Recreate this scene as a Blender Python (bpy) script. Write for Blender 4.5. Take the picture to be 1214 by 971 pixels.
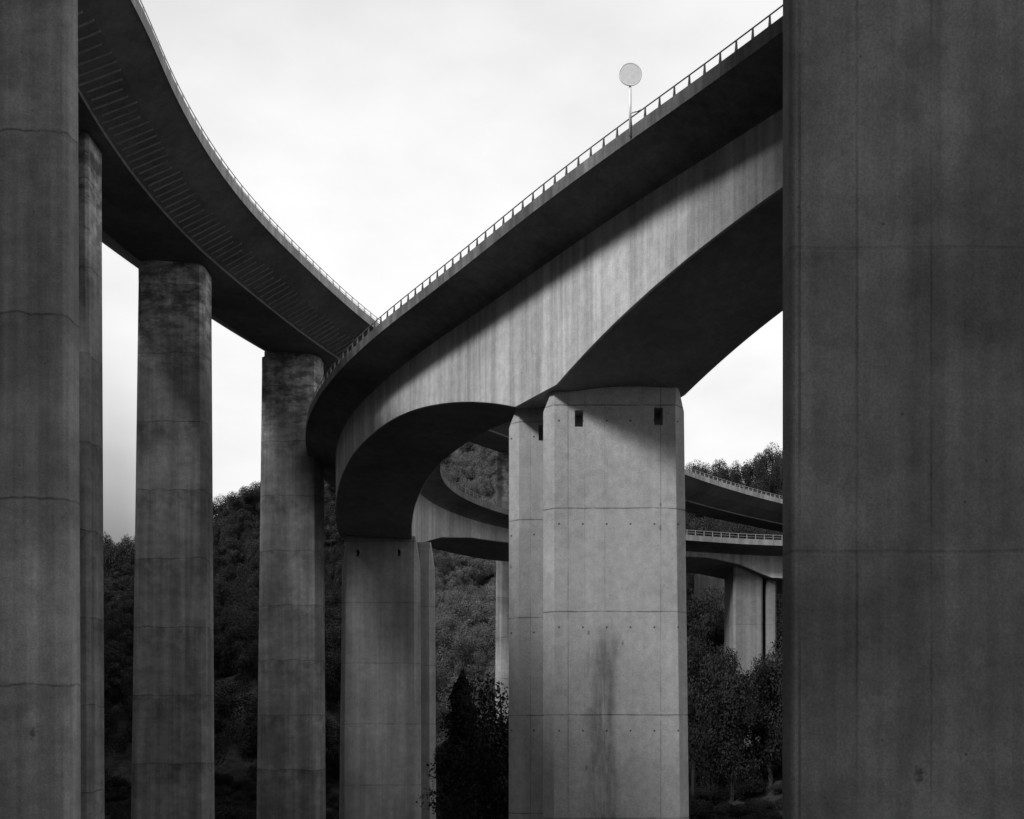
import bpy, bmesh, math, random
import numpy as np
from mathutils import Vector
S = bpy.context.scene
for o in list(bpy.data.objects): bpy.data.objects.remove(o, do_unlink=True)

# ------------------------------------------------------------------ camera
FPX, CX, V0, IW, IH = 1250.0, 607.0, 860.0, 1214.0, 971.0
cd = bpy.data.cameras.new('camera'); cam = bpy.data.objects.new('camera', cd)
S.collection.objects.link(cam); S.camera = cam
cam.location = (0, 0, 0); cam.rotation_euler = (math.radians(90), 0, 0)
cd.sensor_fit = 'HORIZONTAL'; cd.sensor_width = 36; cd.lens = FPX/IW*36
cd.shift_x = 0; cd.shift_y = (V0-IH/2)/IW
cd.clip_start = .1; cd.clip_end = 4000
# ------------------------------------------------------------------ sky, sun, exposure
SUN = Vector((-.54, -.49, .68)).normalized()
W = bpy.data.worlds.new('World'); S.world = W; W.use_nodes = True
wt = W.node_tree; wt.nodes.clear()
def wn(t, **k):
    n = wt.nodes.new(t)
    for a, b in k.items(): setattr(n, a, b)
    return n
def wmath(op, a, b=None, clamp=False):
    n = wn('ShaderNodeMath', operation=op, use_clamp=clamp)
    for i, v in enumerate((a, b)):
        if v is None: continue
        if isinstance(v, (int, float)): n.inputs[i].default_value = v
        else: wt.links.new(v, n.inputs[i])
    return n.outputs[0]
sky = wn('ShaderNodeTexSky', sky_type='NISHITA', sun_disc=False)
sky.sun_elevation = math.asin(SUN.z); sky.sun_rotation = math.atan2(SUN.x, SUN.y)
sky.air_density = 1.0; sky.dust_density = 3.0
bw = wn('ShaderNodeRGBToBW'); wt.links.new(sky.outputs[0], bw.inputs[0])
tc = wn('ShaderNodeTexCoord')
sep = wn('ShaderNodeSeparateXYZ'); wt.links.new(tc.outputs['Generated'], sep.inputs[0])
cn = wn('ShaderNodeTexNoise'); cn.inputs['Scale'].default_value = 3.2; cn.inputs['Detail'].default_value = 6; cn.inputs['Roughness'].default_value = .5
mp = wn('ShaderNodeMapping'); mp.inputs['Scale'].default_value = (1, 1, 2.2); mp.inputs['Location'].default_value = (.4, .2, .1)
wt.links.new(tc.outputs['Generated'], mp.inputs[0]); wt.links.new(mp.outputs[0], cn.inputs['Vector'])
# overcast layer: thick bright cloud, vignette darkening painted in low in the west
def mrange(v, a, b, c, d):
    n = wn('ShaderNodeMapRange', interpolation_type='SMOOTHSTEP')
    wt.links.new(v, n.inputs[0])
    for i, q in enumerate((a, b, c, d)): n.inputs[i+1].default_value = q
    return n.outputs[0]
cloud = mrange(cn.outputs[0], .3, .72, 10.6, 8.2)
west = wmath('MULTIPLY', mrange(sep.outputs[0], -.345, -.275, 1, 0), mrange(sep.outputs[2], .12, .36, 1, 0))
cloud = wmath('MULTIPLY', cloud, wmath('SUBTRACT', 1.0, wmath('MULTIPLY', west, .72)))
high = mrange(sep.outputs[2], .42, .75, 1.0, .86)
cloud = wmath('MULTIPLY', cloud, high)
mixv = wmath('ADD', wmath('MULTIPLY', bw.outputs[0], .06), wmath('MULTIPLY', cloud, .94))
bg = wn('ShaderNodeBackground'); bg.inputs[1].default_value = .076
wt.links.new(mixv, bg.inputs[0])
wo = wn('ShaderNodeOutputWorld'); wt.links.new(bg.outputs[0], wo.inputs[0])
sl = bpy.data.lights.new('sun', 'SUN'); sun = bpy.data.objects.new('sun', sl); S.collection.objects.link(sun)
sl.energy = 4.0; sl.angle = math.radians(14); sl.color = (1, 1, 1)
sun.rotation_euler = SUN.to_track_quat('Z', 'Y').to_euler(); sun.location = (-60, -60, 120)
S.view_settings.view_transform = 'Standard'; S.view_settings.look = 'None'
S.view_settings.exposure = 0.42; S.view_settings.gamma = 1; S.view_settings.use_curve_mapping = False
S.render.engine = 'CYCLES'
S.cycles.max_bounces = 4; S.cycles.diffuse_bounces = 3; S.cycles.transparent_max_bounces = 4

# ------------------------------------------------------------------ helpers
def tag(o, label, cat, group=None, kind=None):
    o['label'] = label; o['category'] = cat
    if group: o['group'] = group
    if kind: o['kind'] = kind
    return o
def empty(name, loc=(0, 0, 0)):
    o = bpy.data.objects.new(name, None); S.collection.objects.link(o)
    o.location = loc; o.empty_display_size = .3; return o
def meshobj(name, V, Fc, mat=None, parent=None, smooth=False, uv=None):
    me = bpy.data.meshes.new(name); me.from_pydata([tuple(v) for v in V], [], Fc); me.update()
    if smooth:
        for p in me.polygons: p.use_smooth = True
    if uv is not None:
        l = me.uv_layers.new(name='uv')
        for p in me.polygons:
            for li in p.loop_indices: l.data[li].uv = uv[me.loops[li].vertex_index]
    o = bpy.data.objects.new(name, me); S.collection.objects.link(o)
    if mat: me.materials.append(mat)
    if parent: o.parent = parent
    return o

class M:                                    # small node-building helper
    def __init__(s, name):
        s.m = bpy.data.materials.new(name); s.m.use_nodes = True; s.t = s.m.node_tree
        s.t.nodes.clear()
        s.o = s.n('ShaderNodeOutputMaterial'); s.b = s.n('ShaderNodeBsdfPrincipled')
        s.t.links.new(s.b.outputs[0], s.o.inputs[0])
    def n(s, t, **k):
        x = s.t.nodes.new(t)
        for a, b in k.items(): setattr(x, a, b)
        return x
    def put(s, sock, v):
        if isinstance(v, (int, float)): sock.default_value = v
        elif isinstance(v, tuple): sock.default_value = v
        else: s.t.links.new(v, sock)
    def f(s, op, a, b=None, c=None, clamp=False):
        x = s.n('ShaderNodeMath', operation=op, use_clamp=clamp)
        for i, v in enumerate((a, b, c)):
            if v is not None: s.put(x.inputs[i], v)
        return x.outputs[0]
    def rng(s, v, a, b, c, d, sm=True):
        x = s.n('ShaderNodeMapRange', interpolation_type='SMOOTHSTEP' if sm else 'LINEAR'); s.put(x.inputs[0], v)
        for i, q in enumerate((a, b, c, d)): s.put(x.inputs[i+1], q)
        return x.outputs[0]
    def noise(s, vec, scale, detail=3, rough=.55, sc=(1, 1, 1), loc=(0, 0, 0)):
        mp = s.n('ShaderNodeMapping'); mp.inputs['Scale'].default_value = sc; mp.inputs['Location'].default_value = loc
        s.t.links.new(vec, mp.inputs[0])
        x = s.n('ShaderNodeTexNoise'); x.inputs['Scale'].default_value = scale; x.inputs['Detail'].default_value = detail; x.inputs['Roughness'].default_value = rough
        s.t.links.new(mp.outputs[0], x.inputs['Vector']); return x.outputs[0]
    def grey(s, v):
        x = s.n('ShaderNodeCombineColor'); 
        for i in range(3): s.put(x.inputs[i], v)
        return x.outputs[0]

def concrete(name, base=.34, z0=None, per=4.9, seed=0, blot=.25, streak=.22, joint=.45, bands=0.0, boards=None, holes=None, bloom_light=None, lines=(), stain=None, pits=0, rough=.9):
    m = M(name); geo = m.n('ShaderNodeNewGeometry'); P = geo.outputs['Position']
    sp = m.n('ShaderNodeSeparateXYZ'); m.t.links.new(P, sp.inputs[0]); X, Y, Z = sp.outputs
    L = (seed*7.3, seed*3.1, seed*5.7)
    v = m.f('MULTIPLY', base, m.rng(m.noise(P, .22, 5, .6, loc=L), .3, .7, 1-blot, 1+blot*.6))
    v = m.f('MULTIPLY', v, m.rng(m.noise(P, 1.0, 4, .6, (1.6, 1.6, .05), L), .33, .68, 1-streak, 1+streak*.35))
    v = m.f('MULTIPLY', v, m.rng(m.noise(P, 1.0, 3, .6, (5, 5, .10), L), .33, .70, 1-streak*.4, 1+streak*.15))
    v = m.f('MULTIPLY', v, m.rng(m.noise(P, 2.3, 6, .72, loc=L), .3, .7, .86, 1.10))
    v = m.f('MULTIPLY', v, m.rng(m.noise(P, 22, 3, .8, loc=L), .3, .7, .80, 1.17))
    # bug holes
    vo = m.n('ShaderNodeTexVoronoi'); vo.inputs['Scale'].default_value = 3.0; m.t.links.new(P, vo.inputs['Vector'])
    vs = m.n('ShaderNodeSeparateColor'); m.t.links.new(vo.outputs['Color'], vs.inputs[0])
    hole = m.f('MULTIPLY', m.f('LESS_THAN', vo.outputs['Distance'], .075), m.f('GREATER_THAN', vs.outputs[0], .8))
    v = m.f('MULTIPLY', v, m.f('SUBTRACT', 1, m.f('MULTIPLY', hole, .45)))
    hgt = m.noise(P, 9, 5, .7, loc=L)
    if z0 is not None:
        wob = m.f('MULTIPLY', m.f('SUBTRACT', m.noise(P, .8, 3, .6, (1, 1, .2), L), .5), .08 if not bands else .5)
        q = m.f('DIVIDE', m.f('SUBTRACT', m.f('ADD', Z, wob), z0), per)
        fr = m.f('FRACT', q); idx = m.f('FLOOR', q)
        d = m.f('MULTIPLY', m.f('MINIMUM', fr, m.f('SUBTRACT', 1, fr)), per)
        jm = m.f('MULTIPLY', m.rng(d, .012, .05, 1, 0), m.rng(m.noise(P, 1.6, 2, loc=L), .3, .6, .35, 1))
        v = m.f('MULTIPLY', v, m.f('SUBTRACT', 1, m.f('MULTIPLY', jm, joint)))
        wnz = m.n('ShaderNodeTexWhiteNoise', noise_dimensions='1D'); m.put(wnz.inputs['W'], m.f('ADD', idx, seed*13.7))
        v = m.f('MULTIPLY', v, m.rng(wnz.outputs[0], 0, 1, .93, 1.05, False))
        hgt = m.f('SUBTRACT', hgt, m.f('MULTIPLY', m.rng(d, .01, .05, 1, 0), .8))
        if bands:           # dark water staining hanging under each lift
            nz = m.noise(P, 1.2, 5, .65, (1, 1, .8), (seed*2, 4, 1))
            st = m.f('MULTIPLY', m.rng(fr, .45, 1.0, 0, 1), m.rng(nz, .38, .66, 0, 1))
            v = m.f('MULTIPLY', v, m.f('SUBTRACT', 1, m.f('MULTIPLY', st, bands)))
            nz2 = m.noise(P, .9, 7, .72, (.8, .8, 1.7), (seed, 1, 8))
            v = m.f('MULTIPLY', v, m.rng(nz2, .36, .66, 1-bands*.45, 1.06))
        if holes:           # formwork tie holes, one row under each joint
            sx, x0, dz, r = holes
            fx = m.f('FRACT', m.f('DIVIDE', m.f('SUBTRACT', X, x0-sx*.5), sx))
            dx = m.f('MULTIPLY', m.f('SUBTRACT', fx, .5), sx)
            dzz = m.f('MULTIPLY', m.f('SUBTRACT', m.f('SUBTRACT', 1, m.f('FRACT', m.f('DIVIDE', m.f('SUBTRACT', Z, z0), per))), dz/per), per)
            rr = m.f('SQRT', m.f('ADD', m.f('MULTIPLY', dx, dx), m.f('MULTIPLY', dzz, dzz)))
            v = m.f('MULTIPLY', v, m.f('SUBTRACT', 1, m.f('MULTIPLY', m.f('LESS_THAN', rr, r), .75)))
    if bloom_light:               # pale lime bloom in uneven bands; shaft head lightened to paint in light
        bn = m.noise(P, 1.0, 7, .72, (.8, .8, 1.5), (seed, 5, 2))
        v = m.f('MULTIPLY', v, m.f('ADD', 1, m.f('MULTIPLY', m.f('MULTIPLY', m.rng(Z, bloom_light-9, bloom_light-1.5, 0, 1), m.rng(bn, .40, .62, 0, 1)), 2.0)))
    if stain:               # one dark damp run down the face
        sx, sw, sz, amt = stain
        wv = m.f('ADD', X, m.f('MULTIPLY', m.f('SUBTRACT', m.noise(P, .5, 3, .6, loc=L), .5), 1.1))
        dm = m.rng(m.f('ABSOLUTE', m.f('SUBTRACT', wv, sx)), sw*.3, sw, 1, 0)
        ms = m.f('MULTIPLY', m.f('MULTIPLY', dm, m.rng(Z, sz-2.2, sz, 1, 0)), m.rng(m.noise(P, 1.0, 5, .7, (2.5, 2.5, .35), L), .32, .6, .2, 1))
        v = m.f('MULTIPLY', v, m.f('SUBTRACT', 1, m.f('MULTIPLY', ms, amt)))
    if pits:                # chipped spots and patches of honeycombing
        vp = m.n('ShaderNodeTexVoronoi'); vp.inputs['Scale'].default_value = pits
        mp = m.n('ShaderNodeMapping'); mp.inputs['Scale'].default_value = (1, 1, .55); m.t.links.new(P, mp.inputs[0]); m.t.links.new(mp.outputs[0], vp.inputs['Vector'])
        vc = m.n('ShaderNodeSeparateColor'); m.t.links.new(vp.outputs['Color'], vc.inputs[0])
        wob2 = m.f('MULTIPLY', m.f('SUBTRACT', m.noise(P, 14, 4, .7), .5), .22)
        pm = m.f('MULTIPLY', m.rng(m.f('ADD', vp.outputs['Distance'], wob2), .02, .10, 1, 0), m.f('GREATER_THAN', vc.outputs[0], .72))
        v = m.f('MULTIPLY', v, m.f('SUBTRACT', 1, m.f('MULTIPLY', pm, .55)))
        hgt = m.f('SUBTRACT', hgt, m.f('MULTIPLY', pm, .6))
    for (lx, lw, amt) in lines:   # form-panel seams at given x
        dd = m.f('ABSOLUTE', m.f('SUBTRACT', X, lx))
        msk = m.f('MULTIPLY', m.rng(dd, lw*.5, lw, 1, 0), m.rng(m.noise(P, 1.0, 3, .6, (3, 3, .35), (lx, 0, 0)), .35, .62, .15, 1))
        v = m.f('MULTIPLY', v, m.f('SUBTRACT', 1, m.f('MULTIPLY', msk, amt)))
    if boards:              # board-marked formwork seams on vertical faces
        fx = m.f('FRACT', m.f('DIVIDE', m.f('ADD', X, m.f('MULTIPLY', Y, .31)), boards))
        dd = m.f('MINIMUM', fx, m.f('SUBTRACT', 1, fx))
        v = m.f('MULTIPLY', v, m.rng(dd, .0, .02, .86, 1))
        bi = m.n('ShaderNodeTexWhiteNoise', noise_dimensions='1D'); m.put(bi.inputs['W'], m.f('FLOOR', m.f('DIVIDE', m.f('ADD', X, m.f('MULTIPLY', Y, .31)), boards)))
        v = m.f('MULTIPLY', v, m.rng(bi.outputs[0], 0, 1, .93, 1.05, False))
    bp = m.n('ShaderNodeBump'); bp.inputs['Strength'].default_value = .35; bp.inputs['Distance'].default_value = .02
    m.t.links.new(hgt, bp.inputs['Height']); m.t.links.new(bp.outputs[0], m.b.inputs['Normal'])
    m.put(m.b.inputs['Base Color'], m.grey(v)); m.b.inputs['Roughness'].default_value = rough
    m.b.inputs['Specular IOR Level'].default_value = .25
    return m.m
def plain(name, v, rough=.6, metal=0, var=.15, scale=6, tr=0):
    m = M(name); geo = m.n('ShaderNodeNewGeometry'); P = geo.outputs['Position']
    x = m.f('MULTIPLY', v, m.rng(m.noise(P, scale, 4, .65), .3, .7, 1-var, 1+var))
    m.put(m.b.inputs['Base Color'], m.grey(x)); m.b.inputs['Roughness'].default_value = rough; m.b.inputs['Metallic'].default_value = metal
    m.b.inputs['Specular IOR Level'].default_value = .3
    return m.m
def foliage(name, v, var=.5, scale=.5):
    m = M(name); geo = m.n('ShaderNodeNewGeometry'); P = geo.outputs['Position']
    x = m.f('MULTIPLY', v, m.rng(m.noise(P, scale, 4, .7), .3, .7, 1-var, 1+var))
    x = m.f('MULTIPLY', x, m.rng(geo.outputs['Random Per Island'], 0, 1, .6, 1.4, False))
    m.put(m.b.inputs['Base Color'], m.grey(x)); m.b.inputs['Roughness'].default_value = .8; m.b.inputs['Specular IOR Level'].default_value = .15
    return m.m

# ------------------------------------------------------------------ bridge axes (metres; camera at origin)
class Axis:
    def __init__(s, sk, hk, anchor, s0, s1, zf, ef):
        s.s = np.arange(s0, s1+.01, .5)
        h = np.interp(s.s, sk, hk); h = np.convolve(np.pad(h, 4, mode='edge'), np.ones(9)/9, 'valid'); s.h = h
        i0 = int(round((0-s0)/.5))
        x = np.cumsum(np.sin(h))*.5; y = np.cumsum(np.cos(h))*.5
        s.x = x-x[i0]+anchor[0]; s.y = y-y[i0]+anchor[1]
        s.z = np.array([zf(q) for q in s.s]); s.e = np.array([ef(q) for q in s.s])
    def at(s, q, o=0, dz=0):
        f = lambda a: np.interp(q, s.s, a)
        h = f(s.h)
        return Vector((f(s.x)+math.cos(h)*o, f(s.y)-math.sin(h)*o, f(s.z)-f(s.e)*o+dz))
    def near(s, x, y):
        i = ((s.x-x)**2+(s.y-y)**2).argmin()
        o = (x-s.x[i])*math.cos(s.h[i])-(y-s.y[i])*math.sin(s.h[i])
        return s.s[i], o, s.z[i]-s.e[i]*o

def zA(s):
    if s < 55: return 22.489-.0497*s+.0001*s*s-1.97*max(0, (s-30)/60)**2
    z55 = 22.489-.0497*55+.0001*55*55-1.97*(25/60)**2
    return float(np.interp(s, [55, 62, 72, 82, 100, 150], [z55, 19.2, 18.25, 17.6, 16.8, 14.6]))
AX = Axis([-80, -30, -10, 0, 10, 20, 30, 38, 46, 54, 62, 70, 84, 110, 150],
          [-.50, -.547, -.6635, -.5825, -.6077, -.457, -.2248, -.0121, .4196, .8124, 1.30, 1.50, 1.60, 1.60, 1.50],
          (3.832, 52), -80, 150, zA, lambda s: .064 if s < 0 else .064-.015*min(1, s/40))
bA, wA = 2.925, 2.22
def depA(s):
    if s < 19.0:                            # main pier and the two half-spans beside it
        if -2.45 <= s <= 1.0: return 6.84
        if s > 1.0: return 3.49+3.35*max(0, (17.06-s)/16.06)**2
        return 3.49+(3.35*((s+20.1)/17.65)**2 if s > -20.1 else 3.2*min(1, (-20.1-s)/25)**2)
    T = [(19, 3.49), (22, 3.53), (26, 3.9), (30, 4.5), (34, 5.3), (36, 5.67), (40, 5.5), (43, 4.6), (47, 3.4), (52, 2.5), (58, 2.05), (62, 1.9), (68, 1.6), (74, 1.38), (79, 1.3), (82, 1.75), (83.7, 2.4), (85.2, 2.95), (88, 2.95), (92, 2.4), (100, 1.9), (112, 1.8), (120, 2.6), (128, 3.7), (150, 2.2)]
    return float(np.interp(s, [t[0] for t in T], [t[1] for t in T]))
def dA(s, o=0.0):                           # the haunch is skewed like the pier under it
    k = .42*float(np.interp(s, [10, 30], [1, 0]))
    out = 1.0*float(np.interp(s, [47, 58, 100, 112], [0, 1, 1, 0]))*max(0, -o/bA)   # outer side of the loop hangs lower
    return depA(s+k*o)-(o+bA)*.03*min(1, k*2)+out

BX = Axis([-90, -34, -28, -22, -16, -10, 0, 10, 20, 30, 45, 60, 80, 110, 140],
          [-.15, -.15, .02, .32, .10, -.083, .0686, .2327, .2773, .3746, .6203, .6398, .6448, .8464, .95],
          (-22.315, 58), -90, 140, lambda s: 29.22-.0008*s, lambda s: .065)  # unseen near end is bent so its shadow darkens the central pier foot
bB, wB, rB = 2.445, 3.57, 1.94
CXX = Axis([-90, 5, 25, 110], [.756, .756, 1.35, 1.4], (2.9, 22.2), -90, 110, lambda s: 42.0, lambda s: 0.0)

def loft(name, ax, sec, mat, parent, s0, s1, step=1.0, closed=True, caps=True, smooth=False):
    ss = np.arange(s0, s1+1e-6, step); V = []; Fc = []; UV = []
    n = None
    for q in ss:
        pts = sec(q); n = len(pts)
        for k, (o, dz) in enumerate(pts):
            V.append(ax.at(q, o, dz)); UV.append((q, k/n))
    m = len(ss)
    for i in range(m-1):
        for k in range(n if closed else n-1):
            a = i*n+k; b = i*n+(k+1) % n
            Fc.append((a, b, b+n, a+n))
    if caps and closed:
        Fc.append(tuple(range(n-1, -1, -1))); Fc.append(tuple((m-1)*n+k for k in range(n)))
    o = meshobj(name, V, Fc, mat, parent, uv=UV)
    bm = bmesh.new(); bm.from_mesh(o.data); bmesh.ops.recalc_face_normals(bm, faces=bm.faces); bm.to_mesh(o.data); bm.free()
    return o

# ------------------------------------------------------------------ materials
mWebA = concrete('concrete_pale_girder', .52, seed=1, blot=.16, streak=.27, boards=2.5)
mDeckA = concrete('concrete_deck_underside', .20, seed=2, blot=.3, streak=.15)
mSoffA = concrete('concrete_soffit_shade', .30, seed=7, blot=.25, streak=.08)  # same concrete as the girder, darkened to paint shade onto the soffit
mEdgeA = concrete('concrete_weathered_edge', .17, seed=3, blot=.4, streak=.45)
mEdgeC = concrete('concrete_grey_edge', .20, seed=8, blot=.2, streak=.3)
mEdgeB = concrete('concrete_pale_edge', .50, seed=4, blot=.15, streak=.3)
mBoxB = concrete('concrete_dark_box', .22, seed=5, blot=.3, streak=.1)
mRoad = plain('asphalt', .05, .9)
mRail = plain('galvanised_dark_rail', .16, .5, .3)
mRailPale = plain('galvanised_pale_rail', .35, .5, .3)
mRailGrey = plain('galvanised_grey_rail', .22, .5, .3)
mSign = plain('sign_back_grey', .72, .5, .2, .06)
mSlot = plain('slot_shadow_concrete', .12, .9)
mRib = concrete('concrete_form_fins', .46, seed=6, blot=.2, streak=.1)

# ------------------------------------------------------------------ the curved ramp viaduct in the middle
def post_mesh(name, h, wb, wt, th, mat):
    V = []
    for z, w in ((0, wb), (h*.55, (wb+wt)*.42), (h, wt)):
        V += [(-w/2, -th/2, z), (w/2, -th/2, z), (w/2, th/2, z), (-w/2, th/2, z)]
    Fc = [(3, 2, 1, 0), (8, 9, 10, 11)]
    for r in range(2):
        for k in range(4): Fc.append((r*4+k, r*4+(k+1) % 4, (r+1)*4+(k+1) % 4, (r+1)*4+k))
    me = bpy.data.meshes.new(name); me.from_pydata(V, [], Fc); me.materials.append(mat); return me
def railing(ax, off, base, h, s0, s1, sp, parent, mats, pm, kerb, mid=None, nmax=100, key=None):
    """top rail and mid rail as one mesh; each post a sub-part; the far rest of the posts one stuff part"""
    V = []; Fc = []; ss = np.arange(s0, s1+.01, 1.0); n = 8
    rails = [(h, .026)] + ([(mid, .016)] if mid else [])
    for (hz, r) in rails:
        b0 = len(V)
        for q in ss:
            for k in range(n):
                a = 2*math.pi*k/n
                V.append(ax.at(q, off+math.cos(a)*r, base+hz+math.sin(a)*r))
        for i in range(len(ss)-1):
            for k in range(n):
                a = b0+i*n+k; b = b0+i*n+(k+1) % n
                Fc.append((a, b, b+n, a+n))
    rl = meshobj('railing', V, Fc, mats, parent, smooth=True)
    st = list(np.arange(s0+.2, s1, sp))
    if key: st.sort(key=key)
    rest = []
    for i, q in enumerate(st):
        p = ax.at(q, off, base); hd = float(np.interp(q, ax.s, ax.h))
        if i < nmax:
            o = bpy.data.objects.new('post', pm); S.collection.objects.link(o); o.parent = rl
            o.location = p; o.rotation_euler = (0, 0, -hd)
        else: rest.append((p, hd))
    if rest:
        V = []; Fc = []
        for p, hd in rest:
            b0 = len(V); c, s_ = math.cos(-hd), math.sin(-hd)
            for v in pm.vertices:
                V.append((p.x+c*v.co.x-s_*v.co.y, p.y+s_*v.co.x+c*v.co.y, p.z+v.co.z))
            for f in pm.polygons: Fc.append(tuple(b0+k for k in f.vertices))
        o = meshobj('post_row', V, Fc, mats, rl); o['kind'] = 'stuff'
    return rl

base = AX.at(0); A = empty('curved_viaduct', (base.x, base.y, 0))
tag(A, 'curved concrete road ramp with deep haunched pale girder, sweeping round behind the middle twin pier', 'bridge')
def world_child(o, p):                      # keep world-space vertices under an Empty that is not at the origin
    o.location = -p.location if o.location.length == 0 else o.location-p.location
    return o
e0 = bA+wA
def secBoxA(s):
    dl, dr = dA(s, -bA), dA(s, bA); t = -.62
    return [(-bA, t), (-bA, -dl+.06), (-bA+.06, -dl), (bA-.06, -dr), (bA, -dr+.06), (bA, t), (bA-.4, t+.2), (-bA+.4, t+.2)]
def secDeckA(s):
    return [(-e0, 0), (-e0+.04, -.02), (-bA-1.0, -.30), (-bA-.25, -.60), (-bA, -.78), (-bA+.3, -.85), (bA-.3, -.85), (bA, -.78), (bA+.25, -.60), (bA+1.0, -.30), (e0-.04, -.02), (e0, 0), (e0, .1), (e0-.32, .1), (e0-.34, .40), (-e0+.34, .40), (-e0+.32, .1), (-e0, .1)]
def secEdge(side, e, h0=-.0, h1=.50, w=.30):
    o = side*(e+.012); i = side*(e-w)
    return lambda s: [(o, h0-.03), (o, h1), (i, h1), (i, .12), (side*(e+.0), .105), (side*(e), h0-.03)]
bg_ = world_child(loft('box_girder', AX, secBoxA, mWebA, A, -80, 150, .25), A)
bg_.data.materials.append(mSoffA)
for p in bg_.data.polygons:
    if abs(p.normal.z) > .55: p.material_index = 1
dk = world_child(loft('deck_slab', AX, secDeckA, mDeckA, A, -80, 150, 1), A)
for sd in (-1, 1):
    eb = world_child(loft('edge_beam', AX, secEdge(sd, e0), mEdgeA if sd < 0 else mEdgeC, A, -80, 150, 1), A)
world_child(loft('road_surface', AX, lambda s: [(-e0+.36, .404), (e0-.36, .404), (e0-.36, .42), (-e0+.36, .42)], mRoad, A, -80, 150, 1), A)
pmA = post_mesh('post', .46, .15, .05, .045, mRail)
pmA2 = post_mesh('post', .46, .14, .05, .05, mRailGrey)
r1 = railing(AX, -e0+.10, .50, .46, -29, 62, .78, A, mRail, pmA, .5, None, 100, key=lambda q: q)
world_child(r1, A)
r2 = railing(AX, e0-.10, .50, .46, 26, 110, .85, A, mRailGrey, pmA2, .5, .22, 100, key=lambda q: abs(q-50))
world_child(r2, A)

# ------------------------------------------------------------------ the high slab viaduct on the left
base = BX.at(0); B = empty('slab_viaduct', (base.x, base.y, 0))
tag(B, 'high dark concrete viaduct curving over the tall left piers, transverse form lines under its wing', 'bridge')
eB = bB+wB
def secB(s):
    f = rB
    return [(-bB, 0), (bB-.14, 0), (bB-.12, -.05), (bB, -.05), (bB+.03, .10), (bB+2.0, 1.05), (eB, f), (eB, f+.1), (eB-.4, f+.1), (eB-.4, f+.45), (-eB+.4, f+.45), (-eB+.4, f+.1), (-eB, f+.1), (-eB, f), (-bB-2.0, 1.05), (-bB-.03, .10)]
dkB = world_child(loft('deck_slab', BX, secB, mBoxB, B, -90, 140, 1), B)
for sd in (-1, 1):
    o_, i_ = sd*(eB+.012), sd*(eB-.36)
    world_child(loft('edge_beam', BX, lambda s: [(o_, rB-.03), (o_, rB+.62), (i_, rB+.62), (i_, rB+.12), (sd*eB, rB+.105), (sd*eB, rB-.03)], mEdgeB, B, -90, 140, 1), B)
world_child(loft('road_surface', BX, lambda s: [(-eB+.42, rB+.454), (eB-.42, rB+.454), (eB-.42, rB+.47), (-eB+.42, rB+.47)], mRoad, B, -90, 140, 1), B)
# formwork fins under the right wing
V = []; Fc = []
rnd = random.Random(3)
for q in np.arange(-20, 34, .62):
    q = q+rnd.uniform(-.05, .05); a, b = bB+.1+rnd.uniform(0, .2), bB+1.98-rnd.uniform(0, .35)*(rnd.random() < .5)
    for (o, w) in ((a, .04), (b, .035)):
        zz = .10+(o-bB-.03)/1.97*.95
        for ds, dzz in ((-w, .01), (-w, -.06), (w, -.06), (w, .01)):
            V.append(BX.at(q+ds, o, zz+dzz))
    n0 = len(V)-8
    for k in range(3): Fc.append((n0+k, n0+k+1, n0+k+5, n0+k+4))
    Fc.append((n0, n0+1, n0+2, n0+3)); Fc.append((n0+7, n0+6, n0+5, n0+4))
fo = meshobj('form_fins', V, Fc)
fo.data.materials.append(mBoxB); fo.data.materials.append(mRib)
for p in fo.data.polygons: p.material_index = 1
dkB.data.materials.append(mRib)
bm = bmesh.new(); bm.from_mesh(dkB.data); bm.from_mesh(fo.data); bm.to_mesh(dkB.data); bm.free()
bpy.data.objects.remove(fo, do_unlink=True)
pmB = post_mesh('post', .42, .12, .06, .05, mRailPale)
r3 = railing(BX, eB-.12, rB+.62, .42, -26, 120, 1.1, B, mRailPale, pmB, .6, .2, 100, key=lambda q: abs(q-30))
world_child(r3, B)

# ------------------------------------------------------------------ unseen deck over the near right pier, added and shaped to cast shade
base = CXX.at(0); Cc = empty('overhead_shade_deck', (base.x, base.y, 0))
tag(Cc, 'unseen concrete deck over the near right pier, added and shaped to cast shade, above the top of the picture', 'bridge')
world_child(loft('deck_slab', CXX, lambda s: [(-7.6, 0), (9.4, 0), (9.9, 1.4), (11.6, 1.8), (11.6, 2.6), (-11, 2.6), (-11, 1.8), (-8.1, 1.4)], mBoxB, Cc, -90, 110, 2), Cc)

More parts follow.
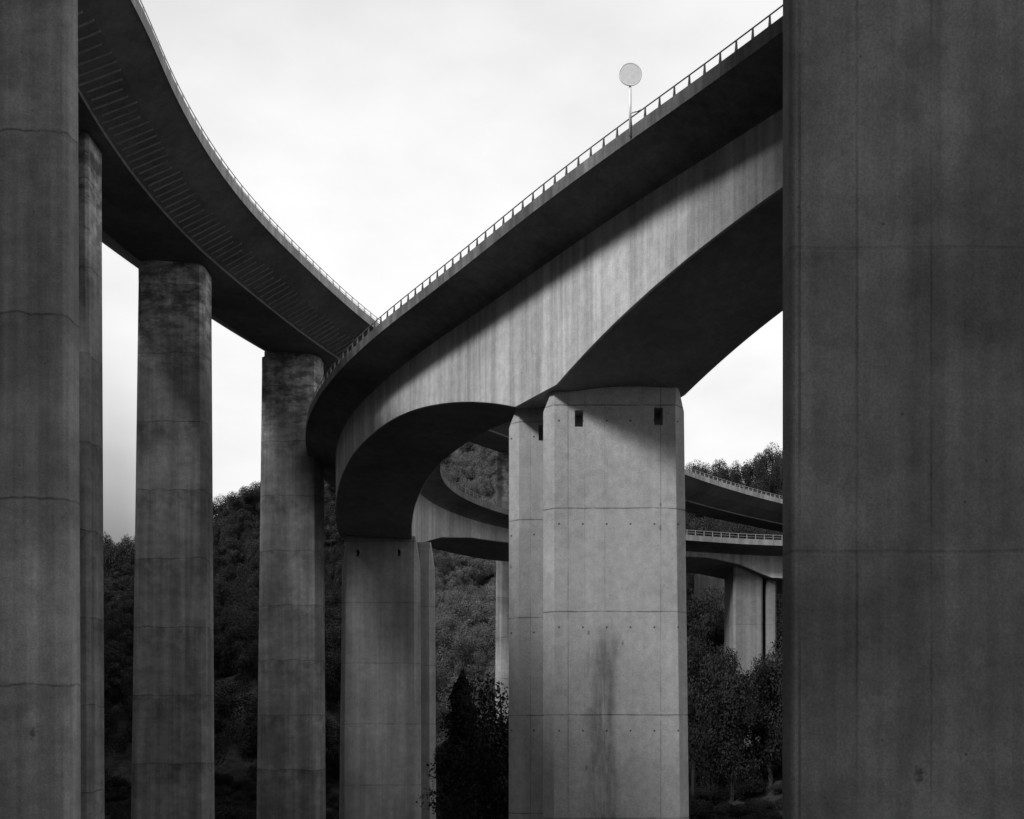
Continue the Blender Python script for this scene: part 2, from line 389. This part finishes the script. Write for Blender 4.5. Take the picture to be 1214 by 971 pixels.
# ------------------------------------------------------------------ piers
def ring(x0, x1, y0, y1, c):
    return [(x0+c, y0), (x1-c, y0), (x1, y0+c), (x1, y1-c), (x1-c, y1), (x0+c, y1), (x0, y1-c), (x0, y0+c)]
def octo(name, levels, mat, parent, topz=None, slots=None):
    """levels: (z, x0, x1, y0, y1, chamfer) from the ground up; the last ring follows topz(x, y)"""
    V = []; Fc = []
    for li, (z, x0, x1, y0, y1, c) in enumerate(levels):
        for (x, y) in ring(x0, x1, y0, y1, c):
            V.append((x, y, topz(x, y) if (topz and li == len(levels)-1) else z))
    n = len(levels)
    Fc.append(tuple(range(7, -1, -1))); Fc.append(tuple((n-1)*8+k for k in range(8)))
    for i in range(n-1):
        for k in range(8): Fc.append((i*8+k, i*8+(k+1) % 8, (i+1)*8+(k+1) % 8, (i+1)*8+k))
    o = meshobj(name, V, Fc, mat, None)
    if slots:
        for (x0, x1, y0, y1, z0, z1) in slots:
            VV = [(x, y, z) for z in (z0, z1) for x, y in ((x0, y0), (x1, y0), (x1, y1), (x0, y1))]
            FF = [(3, 2, 1, 0), (4, 5, 6, 7)]+[(k, (k+1) % 4, 4+(k+1) % 4, 4+k) for k in range(4)]
            ct = meshobj('cutter', VV, FF)
            md = o.modifiers.new('slot', 'BOOLEAN'); md.operation = 'DIFFERENCE'; md.object = ct; md.solver = 'EXACT'
            bpy.context.view_layer.update()
            me = bpy.data.meshes.new_from_object(o.evaluated_get(bpy.context.evaluated_depsgraph_get()))
            o.modifiers.clear(); o.data = me
            bpy.data.objects.remove(ct, do_unlink=True)
    bm = bmesh.new(); bm.from_mesh(o.data)
    ed = [e for e in bm.edges if len(e.link_faces) == 2 and abs(e.verts[0].co.z-e.verts[1].co.z) > 1.5 and e.calc_face_angle(0) > .3]
    bmesh.ops.bevel(bm, geom=ed, offset=.02, segments=1, affect='EDGES')
    bm.to_mesh(o.data); bm.free()
    if parent: o.parent = parent; o.location = -parent.location
    return o
def soffA(x, y):
    s, o, z = AX.near(x, y); return z-dA(s, o)
GZ = -11.0
# the middle twin pier
def twin(name, label, front, cham, zj, ybase, off, mat, slots, wide):
    x0, x1, y0, th = front
    t = empty(name, ((x0+x1)/2, y0+th/2, ybase)); tag(t, label, 'bridge pier', 'twin-leaf piers of the curved ramp')
    for k in range(2):
        dx, dy = off[0]*k, off[1]*k
        a, b, c, d = x0+dx, x1+dx, y0+dy, y0+dy+th
        top = lambda x, y: soffA(x, y)+.25
        lv = [(ybase, a-wide[0], b+wide[1], c-.06, d+.1, cham), (zj, a, b, c, d, cham), (zj+2, a+cham-.02, b-cham*.8, c+.003, d-.003, .03)]
        ztop = soffA((a+b)/2, (c+d)/2)
        sl = [(sx+dx, sx+dx+sw, c-.5, c+1.0, ztop-dz-sh, ztop-dz) for (sx, sw, dz, sh) in slots]
        # stop the straight shaft at the lift joint, then draw in towards the girder
        octo('pier_leaf', lv, mat, t, top, sl)
    return t
def Xof(u, y): return (u-CX)/FPX*y
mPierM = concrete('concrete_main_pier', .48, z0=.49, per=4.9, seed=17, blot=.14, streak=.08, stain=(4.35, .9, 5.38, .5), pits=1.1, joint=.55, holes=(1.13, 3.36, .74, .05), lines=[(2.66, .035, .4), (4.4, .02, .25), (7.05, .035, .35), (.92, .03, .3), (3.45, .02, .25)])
twin('twin_pier', 'pale twin-leaf pier in the centre with dark slots at its top and a slanting shadow', (1.50, 8.24, 50.0, 1.25), .50, 15.0, -10.5, (-1.65, 2.76), mPierM,
     [(2.98, .40, .85, .78), (6.74, .42, .72, .84)], (.02, .30))
mPierA2 = concrete('concrete_second_pier', .36, z0=9.9, per=4.9, seed=12, blot=.22, streak=.2, joint=.4)
twin('twin_pier', 'shorter grey twin-leaf pier under the bend of the ramp, left of the central pier', (-13.72, -7.45, 84.8, 1.25), .45, 13.0, -11.5, (1.0, 2.76), mPierA2,
     [(-12.5, .22, 1.0, .5), (-9.2, .22, 1.0, .5)], (.30, .1))
y3 = AX.at(83).y
mPierA3 = concrete('concrete_far_pier', .16, z0=9.9, per=4.9, seed=13, blot=.22, streak=.2, joint=.3)
t3 = empty('twin_pier', (24, y3, -2)); tag(t3, 'far pale pier under the arched girder, between central and near right piers', 'bridge pier', 'twin-leaf piers of the curved ramp')
for (ua, ub) in ((870, 905), (909, 921)):
    ya = y3-2.4
    octo('pier_leaf', [(-3, Xof(ua, ya), Xof(ub, ya), ya, ya+4.8, .18), (18, Xof(ua, ya), Xof(ub, ya), ya, ya+4.8, .18)], mPierA3, t3, lambda x, y: soffA(x, y)+.25)

# piers of the high viaduct
def soffB(x, y):
    s, o, z = BX.near(x, y); return z
def bpier(label, x0, x1, y0, th, cham, mat, low, wide, cap=True):
    t = empty('bridge_pier', ((x0+x1)/2, y0+th/2, low)); tag(t, label, 'bridge pier', 'tall piers of the left viaduct')
    zt = soffB((x0+x1)/2, y0+th/2)
    octo('pier_shaft', [(low, x0-wide, x1+wide*.4, y0-.1, y0+th+.1, cham), (zt-1.2, x0, x1, y0, y0+th, cham), (zt-.28, x0, x1, y0, y0+th, cham), (zt-.25, x0+.16, x1-.16, y0+.15, y0+th-.15, cham), (zt+.1, x0+.16, x1-.16, y0+.15, y0+th-.15, cham)],
         mat, t, lambda x, y: soffB(x, y)+.12)
    return t
def mB(i, base=.33, z0=1.0, bands=.42, bloom_light=29.2): return concrete('concrete_stained_pier', base, z0=z0, per=4.3, seed=20+i, blot=.3, streak=.28, joint=.5, bands=bands, bloom_light=bloom_light)
bpier('nearest left pier, a wide concrete shaft cut by the left edge of the picture', -19.4, -11.84, 28.0, .8, .10,
      concrete('concrete_near_left_pier', .46, z0=1.1, per=4.9, seed=31, pits=.8, blot=.3, streak=.25, joint=.45, bands=.25), -7, .22)
bpier('slim visible strip of pier tucked behind the nearest left pier', -25.0, -20.76, 51.6, 1.9, .15, mB(1), -10, .35)
bpier('tall stained pier standing free on the left, with sky on both sides of its top', -23.58, -19.42, 66.3, 2.1, .25, mB(2, .33, 1.9), -10.5, .5)
bpier('tall stained pier left of the ramp bend, its foot beside dark forest', -19.7, -15.08, 82.6, 2.2, .45, mB(3, .33, .8), -11, .45)
bpier('pale pier seen through the gap beside the central pier, partly behind the looping ramp', -1.62, 3.3, 113.0, 2.8, .6, mB(4, .48, .8, .2), -10, .3)
tK = empty('abutment', (Xof(827, 139)+2.5, 140.4, 4)); tag(tK, 'far pale concrete abutment in the shade under the arched girder', 'abutment')
octo('abutment_wall', [(4, Xof(827, 139), Xof(827, 139)+6.5, 139, 141.8, .1), (23.4, Xof(827, 139), Xof(827, 139)+6.5, 139, 141.8, .1)], mB(5, .2, .8, .3, None), tK)
# near right pier
tR = empty('near_pier', (7.9, 17.4, -4)); tag(tR, 'huge dark concrete pier filling the right edge of the picture', 'bridge pier')
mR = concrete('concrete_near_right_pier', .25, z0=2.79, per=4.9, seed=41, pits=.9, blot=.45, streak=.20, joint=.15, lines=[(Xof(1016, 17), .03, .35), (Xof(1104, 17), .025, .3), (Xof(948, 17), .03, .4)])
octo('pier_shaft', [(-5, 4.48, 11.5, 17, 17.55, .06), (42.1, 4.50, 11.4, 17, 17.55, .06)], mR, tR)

# ------------------------------------------------------------------ road sign on the ramp edge
def tube(V, Fc, p, q, r, n=10):
    p, q = Vector(p), Vector(q); d = (q-p).normalized(); a = d.orthogonal().normalized(); b = d.cross(a); k0 = len(V)
    for c in (p, q):
        for k in range(n):
            t = 2*math.pi*k/n; V.append(c+a*math.cos(t)*r+b*math.sin(t)*r)
    for k in range(n): Fc.append((k0+k, k0+(k+1) % n, k0+n+(k+1) % n, k0+n+k))
    Fc.append(tuple(k0+k for k in range(n-1, -1, -1))); Fc.append(tuple(k0+n+k for k in range(n)))
best = min(np.arange(-30, 0, .05), key=lambda q: abs(CX+FPX*AX.at(q, -e0-.07).x/AX.at(q, -e0-.07).y-747.5))
sb = AX.at(best, -e0-.07); Yp = sb.y
zz = lambda v: (V0-v)/FPX*Yp
sg = empty('road_sign', sb); tag(sg, 'round grey road sign on a thin pole rising above the ramp railing', 'road sign')
V = []; Fc = []; tube(V, Fc, (sb.x, Yp, sb.z+.1), (sb.x, Yp, zz(92)), .052)
world_child(meshobj('pole', V, Fc, mSign, sg, True), sg)
V = []; Fc = []; R = 13.2/FPX*Yp
tube(V, Fc, (sb.x, Yp-.05, zz(89.5)), (sb.x, Yp-.075, zz(89.5)), R, 40)
tube(V, Fc, (sb.x, Yp-.04, zz(89.5)), (sb.x, Yp-.051, zz(89.5)), R*.93, 40)
for k in range(40):          # raised rim
    a0, a1 = 2*math.pi*k/40, 2*math.pi*(k+1)/40
    tube(V, Fc, (sb.x+math.cos(a0)*R, Yp-.065, zz(89.5)+math.sin(a0)*R), (sb.x+math.cos(a1)*R, Yp-.065, zz(89.5)+math.sin(a1)*R), .022, 5)
world_child(meshobj('sign_disc', V, Fc, mSign, sg), sg)
V = []; Fc = []; q2 = AX.at(best-.5, -e0+.1, .96)
tube(V, Fc, (sb.x, Yp, q2.z+.02), (q2.x, q2.y, q2.z), .03)
world_child(meshobj('bracket', V, Fc, mSign, sg, True), sg)

# ------------------------------------------------------------------ terrain
def sst(x, a, b):
    t = np.clip((x-a)/(b-a), 0, 1); return t*t*(3-2*t)
rng = np.random.RandomState(5)
_ph = rng.rand(24, 3)*6.28; _dir = rng.randn(24, 2); _dir /= np.linalg.norm(_dir, axis=1)[:, None]; _fr = np.geomspace(.012, .35, 24)
def fbm(x, y):
    r = 0
    for k in range(24): r = r+np.sin((x*_dir[k, 0]+y*_dir[k, 1])*_fr[k]*6.28+_ph[k, 0])*(.012/_fr[k])**.85
    return r
def H(x, y):
    x = np.asarray(x, float); y = np.asarray(y, float)
    h = -1.75-7.6*sst(y, 6, 42)
    h = h+11.5*sst(x+.15*(y-90), 6, 40)*sst(y, 62, 104)
    rz = np.interp(x, [-300, -200, -113, -85, -72, 0, 51, 76, 200, 400], [18, 26, 42, 56, 70, 95, 60, 61, 70, 80])
    t = np.clip((y-112)/190, 0, 3)
    h = h+rz*np.where(t < 1, t*(.65+.35*t), 1+.02*(t-1))*sst(y, 108, 130)
    h = h+38*sst(-y, 6, 95)*sst(x, -30, 50)  # unseen rise behind the camera, added to cut low sky light
    l = .686*x+.727*y; n = .727*x-.686*y
    h = h+np.interp(n, [-400, -300, -195, -130, -69, -61, -50, -30, -15, 30], [120, 205, 235, 190, 160, 150, 142, 128, 92, 40])*sst(-l, 8, 100)  # unseen ridge behind left, added to shade lower piers and left hill
    amp = .25+1.6*sst(y, 100, 200)
    return h+fbm(x*.6, y*.6)*amp*.8
xs = np.concatenate([np.linspace(-900, -210, 24)[:-1], np.linspace(-210, 210, 180), np.linspace(210, 900, 24)[1:]])
ys = np.concatenate([np.linspace(-400, -40, 16)[:-1], np.linspace(-40, 330, 190), np.linspace(330, 1600, 24)[1:]])
GX, GY = np.meshgrid(xs, ys); GZZ = H(GX, GY)
V = np.stack([GX.ravel(), GY.ravel(), GZZ.ravel()], 1); nx_ = len(xs)
Fc = [(j*nx_+i, j*nx_+i+1, (j+1)*nx_+i+1, (j+1)*nx_+i) for j in range(len(ys)-1) for i in range(nx_-1)]
mg = M('ground_scrub'); geo = mg.n('ShaderNodeNewGeometry'); P = geo.outputs['Position']
x = mg.f('MULTIPLY', .032, mg.rng(mg.noise(P, .07, 4, .6), .35, .65, .55, 1.6))
x = mg.f('MULTIPLY', x, mg.rng(mg.noise(P, 1.1, 6, .75), .3, .7, .45, 1.5))
mg.put(mg.b.inputs['Base Color'], mg.grey(x)); mg.b.inputs['Roughness'].default_value = .95; mg.b.inputs['Specular IOR Level'].default_value = .1
bp = mg.n('ShaderNodeBump'); bp.inputs['Strength'].default_value = .8; bp.inputs['Distance'].default_value = .4
mg.t.links.new(mg.noise(P, .9, 6, .75), bp.inputs['Height']); mg.t.links.new(bp.outputs[0], mg.b.inputs['Normal'])
g = meshobj('ground', V, Fc, mg.m, smooth=True); g['kind'] = 'structure'; g['label'] = 'dark scrubby valley floor and hillside'

# ------------------------------------------------------------------ vegetation
def quads(C, N, size, rs):
    """leaf-clump quads at centres C with rough normals N"""
    n = len(C); N = N+rs.randn(n, 3)*.55; N /= np.linalg.norm(N, axis=1)[:, None]
    a = np.cross(N, rs.randn(n, 3)); a /= np.linalg.norm(a, axis=1)[:, None]+1e-9; b = np.cross(N, a)
    s = size*(.55+.9*rs.rand(n, 1)); q = s*(.5+.5*rs.rand(n, 1))
    return np.stack([C-a*s-b*q*.3, C-a*s*.1-b*q, C+a*s+b*q*.2, C+a*s*.15+b*q], 1)
def crown_pts(n, hgt, rad, kind, rs):
    P = []; Nn = []
    if kind == 'broad':
        k = 16; cs = rs.randn(k, 3)*[rad*.44, rad*.44, hgt*.2]; cs[:, 2] = np.clip(cs[:, 2]+hgt*.55, hgt*.2, hgt*.84); rr = rad*(.24+.3*rs.rand(k))
        idx = rs.randint(0, k, n); d = rs.randn(n, 3); d /= np.linalg.norm(d, axis=1)[:, None]
        P = cs[idx]+d*(rr[idx]*(.55+.5*rs.rand(n)))[:, None]*[1, 1, .85]; Nn = d
    elif kind == 'pine':       # loose tiers, rounded umbrella top
        t = rs.rand(n)**.8; z = hgt*(.22+.78*t); ang = rs.rand(n)*6.28
        tier = .75+.25*np.sin(t*34+ang*1.5); lob = .75+.3*np.sin(ang*3+t*9)
        r = rad*(1.04-t)**.75*tier*lob*(.45+.6*rs.rand(n))
        P = np.stack([r*np.cos(ang), r*np.sin(ang), z+rs.randn(n)*.2], 1); Nn = np.stack([np.cos(ang)*.7, np.sin(ang)*.7, np.ones(n)*.6], 1)
    else:                      # bush
        k = 7; cs = rs.randn(k, 3)*[rad*.45, rad*.45, hgt*.1]; cs[:, 2] += hgt*.4; rr = rad*(.35+.25*rs.rand(k))
        idx = rs.randint(0, k, n); d = rs.randn(n, 3); d[:, 2] = np.abs(d[:, 2])-.2; d /= np.linalg.norm(d, axis=1)[:, None]
        P = cs[idx]+d*(rr[idx]*(.6+.45*rs.rand(n)))[:, None]*[1, 1, hgt/rad*.6]; Nn = d
    return P, Nn
def mesh_from_quads(name, Q, mat):
    n = len(Q); me = bpy.data.meshes.new(name)
    me.vertices.add(n*4); me.vertices.foreach_set('co', Q.reshape(-1).astype(np.float32))
    me.loops.add(n*4); me.loops.foreach_set('vertex_index', np.arange(n*4, dtype=np.int32))
    me.polygons.add(n); me.polygons.foreach_set('loop_start', np.arange(0, n*4, 4, dtype=np.int32))
    me.update(calc_edges=True); me.materials.append(mat); return me
mFolD = foliage('foliage_dark', .019, .5, .4); mFolM = foliage('foliage_mid', .078, .45, .25); mBark = plain('bark', .03, .9, 0, .3, 8)
def tree_protos(kind, n, hgt, rad, leaf, mat, k, seed):
    out = []
    for i in range(k):
        rs = np.random.RandomState(seed+i); P, N = crown_pts(n, hgt, rad, kind, rs)
        cr = mesh_from_quads('crown', quads(P, N, leaf, rs), mat)
        V = []; Fc = []; m = 7; lv = [(0, .028*hgt), (hgt*.3, .02*hgt), (hgt*.62, .012*hgt), (hgt*.92, .003*hgt)]
        wob = rs.randn(4, 2)*.015*hgt; wob[0] = 0
        for j, (z, r) in enumerate(lv):
            for q in range(m): V.append((wob[j, 0]+r*math.cos(q*6.283/m), wob[j, 1]+r*math.sin(q*6.283/m), z))
        for j in range(3):
            for q in range(m): Fc.append((j*m+q, j*m+(q+1) % m, (j+1)*m+(q+1) % m, (j+1)*m+q))
        for q in range(6):      # limbs
            a = rs.rand()*6.28; z = hgt*(.3+.08*q); L = rad*(.75-.06*q); k0 = len(V)
            for t, r in ((0, .010*hgt), (1, .002*hgt)):
                for w in range(4):
                    V.append((math.cos(a)*L*t-math.sin(a)*r*math.cos(w*1.57), math.sin(a)*L*t+math.cos(a)*r*math.cos(w*1.57), z+L*t*.45+r*math.sin(w*1.57)))
            for w in range(4): Fc.append((k0+w, k0+(w+1) % 4, k0+4+(w+1) % 4, k0+4+w))
        tm = bpy.data.meshes.new('trunk'); tm.from_pydata(V, [], Fc); tm.materials.append(mBark)
        out.append((cr, tm))
    return out
PINE = tree_protos('pine', 13000, 12, 3.1, .095, mFolD, 3, 100)
BROAD = tree_protos('broad', 15000, 11, 4.2, .10, mFolD, 3, 200)
BROADM = tree_protos('broad', 11000, 10, 4.4, .11, mFolM, 2, 300)
BUSH = tree_protos('bush', 6000, 3.2, 2.6, .07, mFolD, 2, 400)
def plant(name, pr, x, y, top=None, z=None, sc=1, label='', cat='tree', group=None, rot=None, hgt=12, sxy=None):
    z = float(H(x, y))-.15 if z is None else z
    if top is not None: sc = (top-z)/hgt
    t = empty(name, (x, y, z)); tag(t, label, cat, group)
    t.rotation_euler = (0, 0, rnd.uniform(0, 6.28) if rot is None else rot); s2 = sxy or sc; t.scale = (s2, s2, sc)
    for nm, me in (('crown', pr[0]), ('trunk', pr[1])):
        o = bpy.data.objects.new(nm, me); S.collection.objects.link(o); o.parent = t
    return t
def Zof(v, y): return (V0-v)/FPX*y
# trees on the skyline
sky_r = [(820, 556), (829, 553), (839, 557), (848, 549), (858, 556), (868, 553), (878, 556), (889, 550), (899, 546), (908, 541), (916, 534), (925, 538), (934, 540)]
for i, (u, v) in enumerate(sky_r):
    y = 288+8*math.sin(i*2.1)
    plant('hill_tree', BROAD[i % 3], Xof(u, y), y, top=Zof(v, y), hgt=10, sxy=(.95, 1.1, .8)[i % 3], label='dark tree on the ridge line between the central pier and the near right pier', group='skyline trees on the right')
for i, (u, v) in enumerate([(116, 648), (124, 644), (131, 640), (139, 645), (147, 641), (155, 643), (162, 640)]):
    y = 284+6*math.sin(i*2.3)
    plant('hill_tree', BROAD[i % 3], Xof(u, y), y, top=Zof(v, y), hgt=10, sxy=(1, .8, 1.1)[i % 3], label='dark tree on the low skyline left of the free-standing stained pier', group='skyline trees on the far left')
for i, (u, v) in enumerate([(250, 603), (257, 597), (264, 593), (271, 590), (278, 591), (285, 584), (292, 586), (299, 579), (306, 576), (313, 571)]):
    y = 284+6*math.sin(i*1.7)
    plant('hill_tree', BROAD[i % 3], Xof(u, y), y, top=Zof(v, y), hgt=10, sxy=(.85, 1.1, .95)[i % 3], label='dark tree on the rising skyline between the two tall stained piers', group='skyline trees left of the ramp')
# nearer trees
plant('conifer', PINE[0], Xof(548, 72), 72, top=Zof(802, 72), label='taller dark conifer low in the gap left of the central pier', sxy=1.15)
plant('leafy_tree', BROAD[2], Xof(594, 66), 66, top=Zof(818, 66), hgt=10, label='dark leafy tree close against the left edge of the central pier', sxy=.85)
plant('leafy_tree', BROAD[0], Xof(572, 78), 78, top=Zof(846, 78), label='round dark tree between the conifer and the central pier', hgt=11, sxy=.62)
plant('leafy_tree', BROAD[1], Xof(560, 92), 92, top=Zof(880, 92), label='low round dark tree beside the foot of the shorter twin pier', hgt=11, sxy=.9)
for i, (u, v, y, pr) in enumerate([(822, 742, 96, 0), (846, 758, 94, 1), (868, 768, 92, 2), (893, 785, 93, 0), (914, 768, 92, 1), (932, 752, 93, 2)]):
    lab = ['dark tree hard against the right edge of the central pier', 'dark tree left of the far pier under the arched girder', 'dark tree covering the left foot of the far pier', 'low dark tree in front of the foot of the far pier', 'dark tree covering the right foot of the far pier', 'dark tree half hidden by the near right pier'][i]
    plant('leafy_tree', BROAD[pr], Xof(u, y), y, top=Zof(v, y), hgt=11, sxy=.75, label=lab)
for i, (u, v, y) in enumerate([(815, 706, 126), (832, 698, 124), (850, 690, 126), (866, 683, 128)]):
    lab = ['dark tree behind the right edge of the central pier, under the arched girder', 'dark tree hiding the left foot of the farthest pier', 'dark tree hiding the right foot of the farthest pier', 'dark tree just left of the far pier top, under the arched girder'][i]
    plant('leafy_tree', BROAD[i % 3], Xof(u, y), y, top=Zof(v, y), hgt=11, sxy=.8, label=lab)

def mass(name, pts, protos, sc):
    """one stuff object: crowns instanced on scattered points"""
    V = [(x, y, float(H(x, y))-.4) for x, y in pts]
    o = meshobj(name, V, [])
    ng = bpy.data.node_groups.new(name, 'GeometryNodeTree')
    ng.interface.new_socket('Geometry', in_out='INPUT', socket_type='NodeSocketGeometry')
    ng.interface.new_socket('Geometry', in_out='OUTPUT', socket_type='NodeSocketGeometry')
    N = ng.nodes; Lk = ng.links; gi = N.new('NodeGroupInput'); go = N.new('NodeGroupOutput'); jn = N.new('GeometryNodeJoinGeometry')
    pick = N.new('FunctionNodeRandomValue'); pick.data_type = 'INT'; pick.inputs[4].default_value = 0; pick.inputs[5].default_value = len(protos)-1; pick.inputs['Seed'].default_value = 3
    rot = N.new('FunctionNodeRandomValue'); rot.data_type = 'FLOAT_VECTOR'; rot.inputs[0].default_value = (-.12, -.12, 0); rot.inputs[1].default_value = (.12, .12, 6.28); rot.inputs['Seed'].default_value = 5
    scl = N.new('FunctionNodeRandomValue'); scl.data_type = 'FLOAT_VECTOR'; scl.inputs[0].default_value = (sc[0],)*3; scl.inputs[1].default_value = (sc[1], sc[1], sc[1]*1.15); scl.inputs['Seed'].default_value = 7
    for k, pr in enumerate(protos):
        cmp_ = N.new('FunctionNodeCompare'); cmp_.data_type = 'INT'; cmp_.operation = 'EQUAL'; cmp_.inputs[3].default_value = k
        Lk.new(pick.outputs[2], cmp_.inputs[2])
        oi = N.new('GeometryNodeObjectInfo'); oi.inputs[0].default_value = pr
        ip = N.new('GeometryNodeInstanceOnPoints')
        Lk.new(gi.outputs[0], ip.inputs['Points']); Lk.new(cmp_.outputs[0], ip.inputs['Selection']); Lk.new(oi.outputs['Geometry'], ip.inputs['Instance'])
        Lk.new(rot.outputs[0], ip.inputs['Rotation']); Lk.new(scl.outputs[0], ip.inputs['Scale']); Lk.new(ip.outputs[0], jn.inputs[0])
    Lk.new(jn.outputs[0], go.inputs[0])
    md = o.modifiers.new('scatter', 'NODES'); md.node_group = ng
    return o
def crown_of(me): return next(o for o in bpy.data.objects if o.name.startswith('crown') and o.data == me)
rs = np.random.RandomState(9)
def scatter(n, x0, x1, y0, y1, ok):
    P = np.stack([rs.uniform(x0, x1, n), rs.uniform(y0, y1, n)], 1); return P[[bool(ok(a, b)) for a, b in P]]
def clear(a, b):
    if abs(a-AX.x).min() < 0: return False
    for (px, py) in ((4, 52), (-10.5, 86), (24, y3), (-22.4, 53), (-21.2, 67.5), (-17.2, 84), (1, 114), (27, 140), (-14.5, 29.5), (8, 18.5)):
        if (a-px)**2+(b-py)**2 < 22: return False
    return True
broad_p = [crown_of(p[0]) for p in BROAD]
scrub_t = [plant('hill_tree', BROADM[k], (-9, 6)[k], (172, 186)[k], sc=.8, label=('paler leafy tree on the hillside inside the loop of the ramp', 'paler leafy tree on the hillside behind the central pier')[k]) for k in range(2)]
bush_t = [plant('bush', BUSH[k], (-14.5, 17.5)[k], (58, 62)[k], sc=.8, cat='bush', label=('dark bush on the valley floor left of the central pier', 'dark bush on the valley floor right of the central pier')[k]) for k in range(2)]
dark = scatter(2300, -190, 170, 118, 312, lambda a, b: (a < -6-.104*(b-60) or a > 16+.12*(b-120)) and clear(a, b))
o = mass('hillside_wood', dark, broad_p, (.55, 1.0)); tag(o, 'dark wood covering the slopes at the left and right of the valley', 'wood', kind='stuff')
mid = scatter(1500, -48, 60, 122, 312, lambda a, b: (-6-.104*(b-60) <= a <= 16+.12*(b-120)) and clear(a, b))
o = mass('hillside_scrub', mid, [crown_of(p[0]) for p in BROADM], (.35, .8)); tag(o, 'paler scrub and bushes on the hillside behind the looping ramp', 'scrub', kind='stuff')
und = scatter(3000, -60, 60, 24, 122, lambda a, b: clear(a, b))
o = mass('undergrowth', und, [crown_of(p[0]) for p in BUSH], (.35, .8)); tag(o, 'dark undergrowth on the valley floor between the piers', 'undergrowth', kind='stuff')
